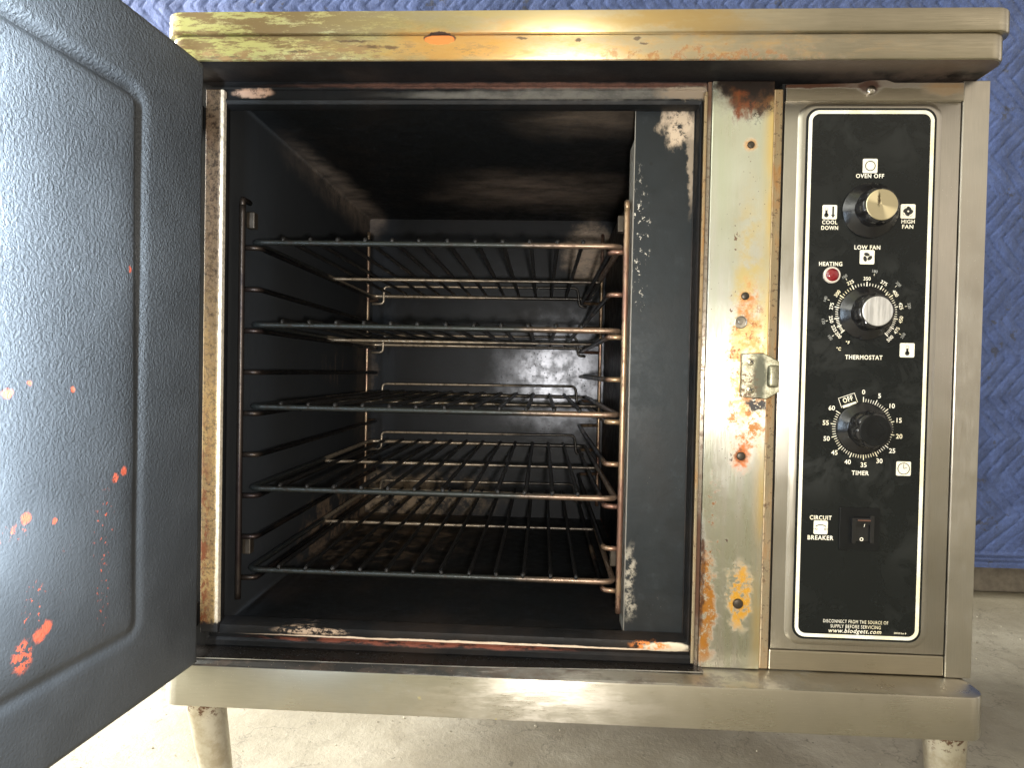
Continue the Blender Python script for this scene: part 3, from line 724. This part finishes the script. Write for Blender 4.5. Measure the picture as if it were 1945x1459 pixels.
# cream border line
bm = bmesh.new()
def border_r(x0, x1, z0, z1, r, y): return [bm.verts.new((p[0], y, p[1])) for p in rrect(x0, x1, z0, z1, r, 10)]
i1, i2 = .0022, .0056
A_ = border_r(F0 + i1, F1 - i1, G0 + i1, G1 - i1, .0100, YF - .0003); B_ = border_r(F0 + i2, F1 - i2, G0 + i2, G1 - i2, .0070, YF - .0003)
A2 = border_r(F0 + i1, F1 - i1, G0 + i1, G1 - i1, .0100, YF + .0002)
n_ = len(A_)
for i in range(n_):
    bm.faces.new((A_[i], A_[(i + 1) % n_], B_[(i + 1) % n_], B_[i])); bm.faces.new((A_[i], A2[i], A2[(i + 1) % n_], A_[(i + 1) % n_]))
link('border_line', bm, m_ink, film)

dg_font = None
def text_bm(bm, s, x, z, width=None, height=None, rot=0., shear=0., y=YF - .0003, bold=.020, mi=0, sp=1.13):
    """writing laid on the film: centred at x,z; width in metres"""
    cu = bpy.data.curves.new('t', 'FONT'); cu.body = s; cu.size = 1.; cu.align_x = 'CENTER'; cu.align_y = 'CENTER'; cu.offset = bold; cu.shear = shear
    cu.resolution_u = 3; cu.space_character = sp
    to = bpy.data.objects.new('t', cu); C.objects.link(to)
    dg = bpy.context.evaluated_depsgraph_get(); dg.update()
    me = bpy.data.meshes.new_from_object(to.evaluated_get(dg))
    xs = [v_.co.x for v_ in me.vertices]; ys = [v_.co.y for v_ in me.vertices]
    cx, cy = (min(xs) + max(xs)) / 2, (min(ys) + max(ys)) / 2
    sx_ = (width / (max(xs) - min(xs))) if width else height / (max(ys) - min(ys))
    sy_ = height / (max(ys) - min(ys)) if height else sx_
    c_, s_ = math.cos(rot), math.sin(rot)
    vs = []
    for v_ in me.vertices:
        a_, b_ = (v_.co.x - cx) * sx_, (v_.co.y - cy) * sy_
        vs.append(bm.verts.new((x + a_ * c_ + b_ * s_, y, z - a_ * s_ + b_ * c_)))
    for p in me.polygons:
        try: bm.faces.new([vs[i] for i in p.vertices]).material_index = mi
        except ValueError: pass
    bpy.data.objects.remove(to); bpy.data.curves.remove(cu); bpy.data.meshes.remove(me)
def fixn(o):
    # writing faces the front
    bm = bmesh.new(); bm.from_mesh(o.data)
    for f in bm.faces:
        f.normal_update()
        if f.normal.y > .5: f.normal_flip()
    bm.to_mesh(o.data); bm.free()
def word(s, u, v_, wpx, hpx=None, name='lettering', **k_):
    bm = bmesh.new(); x, z = ov(u, v_)
    text_bm(bm, s, x, z, wpx * PX, (hpx * PX) if hpx else None, **k_)
    o = link(name, bm, m_ink, film); fixn(o); return o
word('OVEN OFF', 1651.3, 336.5, 53, 8.3); word('COOL', 1574.5, 424, 29, 7.8); word('DOWN', 1574.3, 434.8, 32, 7.8)
word('HIGH', 1723.5, 424.6, 25, 7.8); word('FAN', 1722.8, 434.4, 21, 7.8); word('LOW FAN', 1646, 473, 49, 8.3)
word('HEATING', 1576.3, 503.6, 44, 8.3); word('THERMOSTAT', 1639, 682.2, 71, 8.8); word('TIMER', 1632, 901, 32.5, 8.6)
word('CIRCUIT', 1557.3, 984.6, 42, 8.6); word('BREAKER', 1556.8, 1022.3, 49.5, 8.6)
word('DISCONNECT FROM THE SOURCE OF', 1623, 1181.0, 124, 6.6, bold=.0); word('SUPPLY BEFORE SERVICING', 1623, 1190.2, 96, 6.6, bold=.0)
word('www.blodgett.com', 1621.5, 1199.6, 101, 11, shear=.25, bold=.012); word('00943 Rev 8', 1706.5, 1203.2, 23, 3.4)

# badges
def badge(u, v_, deco, hw=13.8):
    x, z = ov(u, v_); h = hw * PX; bm = bmesh.new()
    P = rrect(x - h, x + h, z - h, z + h, .0012, 4)
    loft(bm, [[(p[0], YF + .0001, p[1]) for p in P], [(p[0], YF - .0003, p[1]) for p in P]])
    o = link('symbol_badge', bm, m_badge, film)
    bm = bmesh.new(); deco(bm, x, z, h / 13.8)
    d = link('symbol', bm, m_dkline, film); fixn(d)
    return o
YD = YF - .0006
def disc(bm, x, z, r, r0=0., n=28, a0=0, a1=360, sq=(1, 1), rot=0):
    pts = []; full = abs(a1 - a0) >= 359.9
    N = n if full else n + 1
    ang = [R(a0 + (a1 - a0) * i / n) for i in range(N)]
    def P(rr): 
        o = []
        for t in ang:
            a_, b_ = rr * math.sin(t) * sq[0], rr * math.cos(t) * sq[1]
            o.append(bm.verts.new((x + a_ * math.cos(rot) + b_ * math.sin(rot), YD, z - a_ * math.sin(rot) + b_ * math.cos(rot))))
        return o
    A = P(r)
    if r0 <= 0: bm.faces.new(A); return
    B = P(r0)
    for i in range(N if full else N - 1): bm.faces.new((A[i], A[(i + 1) % N], B[(i + 1) % N], B[i]))
def quad(bm, x, z, w_, h_, rot=0., y=None):
    c_, s_ = math.cos(rot), math.sin(rot)
    bm.faces.new([bm.verts.new((x + a_ * c_ + b_ * s_, YD if y is None else y, z - a_ * s_ + b_ * c_)) for a_, b_ in ((-w_, -h_), (w_, -h_), (w_, h_), (-w_, h_))])
def d_circle(bm, x, z, k): disc(bm, x, z, 9.9 * k, 8.3 * k)
def therm(bm, x, z, k):
    disc(bm, x, z - 6 * k, 4.3 * k); quad(bm, x, z - 1.2 * k, 2.1 * k, 4.6 * k); 
    disc(bm, x, z + 6 * k, 2.9 * k, 2.3 * k, 12, -90, 90); quad(bm, x - 2.6 * k, z + 4.6 * k, .28 * k, 1.6 * k); quad(bm, x + 2.6 * k, z + 4.6 * k, .28 * k, 1.6 * k)
def d_cool(bm, x, z, k):
    therm(bm, x - 6.5 * k, z, k); quad(bm, x + 6.2 * k, z + 2.5 * k, 1.7 * k, 8.5 * k)
    bm.faces.new([bm.verts.new((x + 6.2 * k + a_ * k, YD, z + b_ * k)) for a_, b_ in ((-4, -5.4), (4, -5.4), (0, -11.5))])
def d_fan(n, s0):
    def f(bm, x, z, k):
        for i in range(n):
            t = R(s0 + 360 / n * i)
            disc(bm, x + 5.2 * k * math.sin(t), z + 5.2 * k * math.cos(t), 4.4 * k, sq=(1.25, .78), rot=t + .45, n=16)
            if n == 4: disc(bm, x, z, 11 * k, 10.4 * k, 6, s0 + 90 * i + 20, s0 + 90 * i + 50)
    return f
def d_clock(bm, x, z, k):
    disc(bm, x, z, 11.6 * k, 10.2 * k, 40); quad(bm, x, z + 4.6 * k, .6 * k, 4.8 * k); quad(bm, x + 2.9 * k, z + .9 * k, 3.2 * k, .6 * k, R(-18))
def d_brk(bm, x, z, k):
    disc(bm, x, z - 10 * k, 16.4 * k, 14.8 * k, 20, -42, 42)
    for s_ in (-1, 1):
        disc(bm, x + s_ * 8.6 * k, z - 3.2 * k, 2.2 * k, 1.3 * k, 14); quad(bm, x + s_ * 12 * k, z - 3.2 * k, 1.5 * k, .35 * k)
badge(1651.7, 317.3, d_circle); badge(1574.5, 404.6, d_cool); badge(1723.5, 405.2, d_fan(4, 20)); badge(1645.6, 491.6, d_fan(3, -10))
badge(1721.2, 669.6, therm); badge(1713.8, 893.6, d_clock); badge(1557.2, 1003, d_brk, 13.4)

# dials
def dial_text(items, cu, cv, rpx, hpx, name):
    cx, cz = ov(cu, cv)
    for s_, ang, upright in items:
        bm = bmesh.new(); t = R(ang); x, z = cx + rpx * PX * math.sin(t), cz + rpx * PX * math.cos(t)
        rot = 0 if upright else (t if abs(ang) <= 90 else t + math.pi)
        text_bm(bm, s_, x, z, None, hpx * PX, rot, bold=0. if 'fine' in name else .012, sp=1.)
        o = link(name, bm, m_dim if 'fine' in name else m_ink, film); fixn(o)
def ticks(cu, cv, angs, name):
    bm = bmesh.new(); cx, cz = ov(cu, cv)
    for ang, r0, r1, w_ in angs:
        t = R(ang); rm = (r0 + r1) / 2
        quad(bm, cx + rm * PX * math.sin(t), cz + rm * PX * math.cos(t), w_ * PX, (r1 - r0) / 2 * PX, t, YF - .0003)
    o = link(name, bm, m_ink, film); fixn(o)
TC = (1643.5, 598.5)
fa = [(200, -130), (225, -117), (250, -101), (275, -79), (300, -56), (325, -28), (350, 0), (375, 28.5), (400, 54), (425, 77), (450, 100), (475, 119), (500, 136)]
dial_text([(str(a_), b_, False) for a_, b_ in fa], *TC, 67, 6.9, 'dial_numeral')
ca = [(100, -126), (120, -102), (140, -71), (160, -31), (180, 10), (200, 46), (220, 79), (250, 121)]
dial_text([(str(a_), b_, False) for a_, b_ in ca], *TC, 82.5, 5.4, 'fine_numeral')
tk = []
for (f0, a0), (f1, a1) in zip(fa, fa[1:]):
    for i in range(5): tk.append((a0 + (a1 - a0) * i / 5, 53.2 if i else 52, 58.5 if i else 61, .55 if i else .95))
tk.append((136, 52, 61, .95)); tk += [(b_, 74, 78, .45) for a_, b_ in ca]
ticks(*TC, tk, 'dial_marks')
word('°F', 1608.6, 653.6, 7.5, 6.2); word('°C', 1591.5, 665.5, 8.6, 6.6)
TM = (1636.5, 817)
ma = [(i * 5, i * 25.25) for i in range(13)]
dial_text([(str(a_), (b_ + 180) % 360 - 180, True) for a_, b_ in ma], *TM, 71, 9.2, 'dial_numeral')
tk = []
for i in range(61):
    a_ = i * 5.05; tk.append((a_, 51.5, 61.5 if i % 5 == 0 else 58, .75 if i % 5 == 0 else .5))
ticks(*TM, tk, 'dial_marks')
# OFF box
bm = bmesh.new(); x, z = ov(1609, 763.5); t0 = R(-20)
def offq(cx, cy, w_, h_):
    c_, s_ = math.cos(t0), math.sin(t0); quad(bm, x + cx * PX * c_ + cy * PX * s_, z - cx * PX * s_ + cy * PX * c_, w_ * PX, h_ * PX, t0, YF - .0003)
offq(0, 9.6, 16.5, .5); offq(-16, 0, .5, 9.6); offq(16, 0, .5, 9.6); offq(0, -9.0, 13.5, 2.4)
text_bm(bm, 'OFF', x + 1 * PX * math.sin(t0), z + 2.0 * PX, 19.5 * PX, 10 * PX, t0)
o = link('lettering', bm, m_ink, film); fixn(o)

# heating lamp
x, z = ov(1578, 525)
bm = bmesh.new(); lathe(bm, [(.0080, YF + .001), (.0080, YF - .0015), (.0072, YF - .0026), (.0062, YF - .0026), (.0060, YF - .0012)], 36, x, z)
lampb = link('indicator_lamp', bm, m_bezel, P_, 'auto')
bm = bmesh.new(); lathe(bm, [(.0061, YF - .0010), (.0060, YF - .0024), (.0050, YF - .0036), (.0030, YF - .0044), (.0004, YF - .0046)], 36, x, z)
link('red_lens', bm, m_red, lampb, 'auto')

# knobs
def knob(cu, cv, capmat_, h=.0225, sk=.0262, capr=.0143, ph=0., label=None, ribbed=True):
    x, z = ov(cu, cv)
    kn = bpy.data.objects.new('control_knob', None); C.objects.link(kn); kn.parent = P_; kn.location = Vector((x, YF, z)) - P_.location; kn.empty_display_size = .02
    if label: kn['label'] = label
    L0 = Vector((x, YF, z))
    bm = bmesh.new(); lathe(bm, [(sk, -.0003), (sk, -.0016), (sk - .0006, -.0024), (.0178, -.0068), (.0172, -.0074), (.0120, -.0076)], 64)
    link('skirt', bm, m_black, kn, 'auto', L0)
    def lob(r, y, a):
        if y > -.0070 or r < .010: return 1
        c = math.cos(6 * a + ph)
        return 1 - .13 * max(0, c) ** 1.4 * min(1, (r - .010) / .005)
    bm = bmesh.new(); hh = -h
    lathe(bm, [(.0174, -.0060), (.0176, -.0076), (.0172, hh * .7), (.0168, hh + .0016), (.0160, hh + .0004), (.0150, hh)], 120, lob=lob)
    link('grip', bm, m_black, kn, 'auto', L0)
    bm = bmesh.new(); lathe(bm, [(capr, hh + .0001), (capr, hh - .0006), (capr - .0004, hh - .0009), (.0002, hh - .0009)], 56)
    link('knob_cap', bm, capmat_, kn, 'auto', L0)
    if label is None or True:
        bm = bmesh.new()
        if capmat_ is m_blackm:
            lathe(bm, [(.0078, hh - .0008), (.0078, hh - .0012), (.0070, hh - .0012), (.0070, hh - .0008)], 40)
            link('cap_ring', bm, m_blackm, kn, 'auto', L0)
        else: bm.free()
    return kn
knob(1651.5, 402.5, m_gold, .0215, .0262, .0143, .4, 'mode knob with spun brass coloured cap, topmost of the three')
k2 = knob(1643.5, 598.5, m_silver, .0215, .0255, .0137, .9, 'thermostat knob with brushed silver cap')
knob(1637, 817, m_blackm, .0235, .0250, .0142, 1.5, 'all black timer knob')
# pointer dash on the thermostat skirt
bm = bmesh.new(); cx, cz = ov(1643.5, 598.5); t = R(43); rr = .0238
bm2 = None
quad(bm, cx + rr * math.sin(t), cz + rr * math.cos(t), .0004, .0018, t, YF - .0037)
o = link('pointer_mark', bm, m_ink, k2); fixn(o)

# circuit breaker switch
bm = bmesh.new()
a_, b_ = ov(1593, 965); c_, d_ = ov(1667, 1048)
plate(bm, rrect(a_, c_, d_, b_, .0010, 3), YF - .0012, YF + .0005, .0005)
sw = link('circuit_breaker', bm, m_blackm, P_)
def swbox(u0, v0, u1, v1, y0, y1, name, mat, bev=.0004):
    bm = bmesh.new(); p, q = ov(u0, v0); r_, s_ = ov(u1, v1)
    box(bm, p, r_, y0, y1, s_, q, bev); return link(name, bm, mat, sw)
swbox(1613, 984, 1619, 1032, YF - .0050, YF - .0008, 'guard_rail', m_black)
swbox(1647, 980, 1653, 1032, YF - .0050, YF - .0008, 'guard_rail', m_black)
bm = bmesh.new(); p, q = ov(1620, 982); r_, s_ = ov(1646, 1031)
zm = q + (s_ - q) * .42
pr = [(YF - .0008, q), (YF - .0052, q - .0010), (YF - .0056, q - .0028), (YF - .0026, zm), (YF - .0030, s_ + .001), (YF - .0008, s_)]
loft(bm, [[(p, y, z_) for y, z_ in pr], [(r_, y, z_) for y, z_ in pr]])
link('rocker', bm, m_black, sw)
bm = bmesh.new(); x, z = ov(1631.5, 1024.5); YDs = YD; YD = YF - .0032; disc(bm, x, z, 3.6 * PX, 2.1 * PX, 20); x, z = ov(1635, 998); quad(bm, x, z, .5 * PX, 3 * PX, .2, YF - .0052); YD = YDs
o = link('switch_marks', bm, m_ink, sw); fixn(o)
swbox(1622, 986.5, 1646, 990, YF - .0066, YF - .0050, 'rocker_lip', plain('worn_brown_plastic', (.10, .045, .03), .35))

# hood: lower trim and proud lid
def rounded_box(bm, x0, x1, y0, y1, z0, z1, rc, re, mi_bottom=None):
    def ring(ins, z): return [(p[0], p[1], z) for p in rrect(x0 + ins, x1 - ins, y0 + ins, y1 - ins, max(rc - ins, .001), 10)]
    seq = [(re, z0), (re * .3, z0 + re * .3), (0, z0 + re), (0, z1 - re), (re * .3, z1 - re * .3), (re, z1)]
    V = [[bm.verts.new(p) for p in ring(i, z)] for i, z in seq]; n = len(V[0])
    for A, B in zip(V, V[1:]):
        for i in range(n): bm.faces.new((A[i], A[(i + 1) % n], B[(i + 1) % n], B[i]))
    f = bm.faces.new(V[0][::-1]); bm.faces.new(V[-1])
    if mi_bottom is not None: f.material_index = mi_bottom
bm = bmesh.new(); rounded_box(bm, .003, .7670, -.0438, .60, ZH, .6352, .017, .0022, 1)
link('hood_trim', bm, [m_hood, m_under], P_, 'auto')
bm = bmesh.new(); rounded_box(bm, -.0005, .7712, -.0462, .603, .6356, .6562, .018, .0016)
link('hood_lid', bm, m_hood, P_, 'auto')
# base shelf
bm = bmesh.new(); rounded_box(bm, -.001, .7705, -.0400, .60, .0, ZS, .018, .0020)
link('base_shelf', bm, m_shelf, P_, 'auto')
# legs
def leg(x, y, lean):
    bm = bmesh.new(); rings = []
    for z, r_ in ((-.0005, .0195), (-.035, .0178), (-.096, .0148), (-.165, .0118), (-.168, .0112)):
        cx = x + lean * (-z); rings.append([(cx + r_ * math.cos(a_), y + r_ * math.sin(a_), z) for a_ in [2 * math.pi * i / 28 for i in range(28)]])
    loft(bm, rings); o = link('leg', bm, m_leg, P_, 'auto')
    bm = bmesh.new(); rings = []
    for z, r_ in ((-.1682, .0130), (-.180, .0140), (-.1995, .0165)):
        cx = x + lean * (-z); rings.append([(cx + r_ * math.cos(a_), y + r_ * math.sin(a_), z) for a_ in [2 * math.pi * i / 28 for i in range(28)]])
    loft(bm, rings); link('foot', bm, m_leg, o, 'auto')
leg(.0205, .003, .17); leg(.7565, .003, .03); leg(.0205, .565, .0); leg(.752, .565, 0.)

# door: open, its inner face turned to the right
Ax, Ay = .0415, -.0455; dv = Vector((-.080, -1, 0)).normalized(); nv = Vector((1, -.080, 0)).normalized()
DW, DZ0, DZ1 = .500, .0450, .6080
def dp(s, z, o_): return Vector((Ax, Ay, 0)) + dv * s + nv * o_ + Vector((0, 0, z))
def dheight(s, z):
    cx, cz = DW / 2, .3265; hx, hz = DW / 2 - .085, .2175
    qx, qz = abs(s - cx) - hx + .012, abs(z - cz) - hz + .012
    d = math.hypot(max(qx, 0), max(qz, 0)) + min(max(qx, qz), 0) - .012
    g = math.exp(-(d / .0046) ** 2) * -.0075 * (.30 + .70 * min(1, max(0, (z - .30) / .22)))
    up = .0014 * (1 - 1 / (1 + math.exp(-(d + .012) / .0035)))
    wob = .0008 * mnoise.noise(Vector((s * 9, z * 9, 0)))
    eb = min(s, z - DZ0, DZ1 - z); edge = -.004 * max(0, 1 - eb / .005) ** 2
    return g + up + wob + edge
bm = bmesh.new(); ns, nz = 240, 260
gr = [[bm.verts.new(dp(DW * i / ns, DZ0 + (DZ1 - DZ0) * j / nz, dheight(DW * i / ns, DZ0 + (DZ1 - DZ0) * j / nz))) for i in range(ns + 1)] for j in range(nz + 1)]
for j in range(nz):
    for i in range(ns): bm.faces.new((gr[j][i], gr[j][i + 1], gr[j + 1][i + 1], gr[j + 1][i]))
per = [gr[0][i] for i in range(ns + 1)] + [gr[j][ns] for j in range(1, nz + 1)] + [gr[nz][i] for i in range(ns - 1, -1, -1)] + [gr[j][0] for j in range(nz - 1, 0, -1)]
bk = [bm.verts.new(v_.co - nv * (.012 + (v_.co - dp(0, 0, 0)).dot(nv))) for v_ in per]
for i in range(len(per)): bm.faces.new((per[i], per[(i + 1) % len(per)], bk[(i + 1) % len(per)], bk[i]))
bm.faces.new(bk)
dr = bpy.data.objects.new('door', None); C.objects.link(dr); dr.parent = P_; dr.location = Vector((Ax, Ay, DZ0)) - P_.location; dr.empty_display_size = .05
dr['label'] = 'open door with pitted black inner face and red bare flecks'
link('inner_panel', bm, m_door, dr, 'auto')
bm = bmesh.new()
r0 = [dp(s, z, -.0125) for s, z in ((.001, DZ0 + .001), (DW - .001, DZ0 + .001), (DW - .001, DZ1 - .001), (.001, DZ1 - .001))]
r1 = [p - nv * .028 for p in r0]; loft(bm, [r0, r1])
link('outer_skin', bm, m_steel, dr)
bm = bmesh.new()
hp = [dp(.46, .15, -.0405), dp(.46, .15, -.075), dp(.46, .50, -.075), dp(.46, .50, -.0405)]
tube(bm, fillet(hp, .012), .006, 12); link('handle', bm, m_chrome, dr, 'auto')
for z in (.075, .575):
    bm = bmesh.new(); tube(bm, [(.009, -.022, z - .022), (.009, -.022, z + .022)], .0055, 14); box(bm, .002, .017, -.047, -.0005, z - .012, z + .012, .001)
    link('hinge', bm, m_dooredge, dr, 'auto')

# ------------------------------------------------------------------ wire racks
RODR=.0031
wx = [.0862, .1153, .1438, .1732, .2015, .2295, .2592, .2882, .3166, .3442, .3729, .3992]
def rack(z, label, first=None):
    loc = Vector((.245, .27, z))
    if first is None:
        root = empty('wire_rack', loc)
        bm = bmesh.new(); xl, xr_, yf, yb = .0535, .4380, .0300, .5085
        lp = fillet([(.245, yf, 0), (xr_, yf, 0), (xr_, yb, 0), (xl, yb, 0), (xl, yf, 0), (.245, yf, 0)], .012)[:-1]
        lp = densify(lp + [lp[0]], .006)[:-1]
        lp2 = [Vector((p[0], p[1], p[2])) - Vector((.245, .27, 0)) for p in lp]
        tube(bm, lp2, RODR, 12, True, jitter=.07)
        link('frame_rod', bm, m_rod, root, True, loc)
        bm = bmesh.new(); tube(bm, densify([(-.1915, 0, -.0035), (.193, 0, -.0035)], .004), .0024, 10, jitter=.20)
        link('cross_bar', bm, m_rod, root, True, loc)
        for i, x in enumerate(wx):
            bm = bmesh.new(); X_ = x - .245; j_ = random.uniform(-.0015, .0015)
            P = fillet([(X_, -.2405, .0012), (X_, -.2405, .0046), (X_ + j_, -.2370, .0046), (X_ + j_, .2360, .0042), (X_ + j_, .2405, .0030)], .0012, 3)
            tube(bm, densify(P, .006), .0023, 8, jitter=.22); link('wire', bm, m_wire, root, True, loc)
        bm = bmesh.new()
        P = [(-.190, .2350, -.0140), (-.1695, .2350, -.0140), (-.1695, .2350, .0170), (.1735, .2350, .0190), (.1775, .2350, -.0135), (.190, .2350, -.0140)]
        tube(bm, densify(fillet(P, .008), .008), .0022, 10, jitter=.05); link('back_stop', bm, m_rod, root, True, loc)
    else:
        root = first.copy(); C.objects.link(root); root.location = loc
        for ch in list(first.children):
            c = ch.copy(); C.objects.link(c); c.parent = root
    root['label'] = label; root['category'] = 'oven rack'; root['group'] = 'wire racks stacked in the oven'
    return root
labels = ['topmost wire rack in the oven, seen from below with grease hanging off it', 'second wire rack from the top, seen nearly edge on', 'middle wire rack of the five, seen at a shallow angle from above',
          'fourth wire rack from the top, between the middle rack and the lowest', 'lowest wire rack, just above the oven floor']
first = None
for i, lb in enumerate(labels):
    r_ = rack(levels[2 * i] + .0068 if i else .4575, lb, first)
    if first is None: first = r_
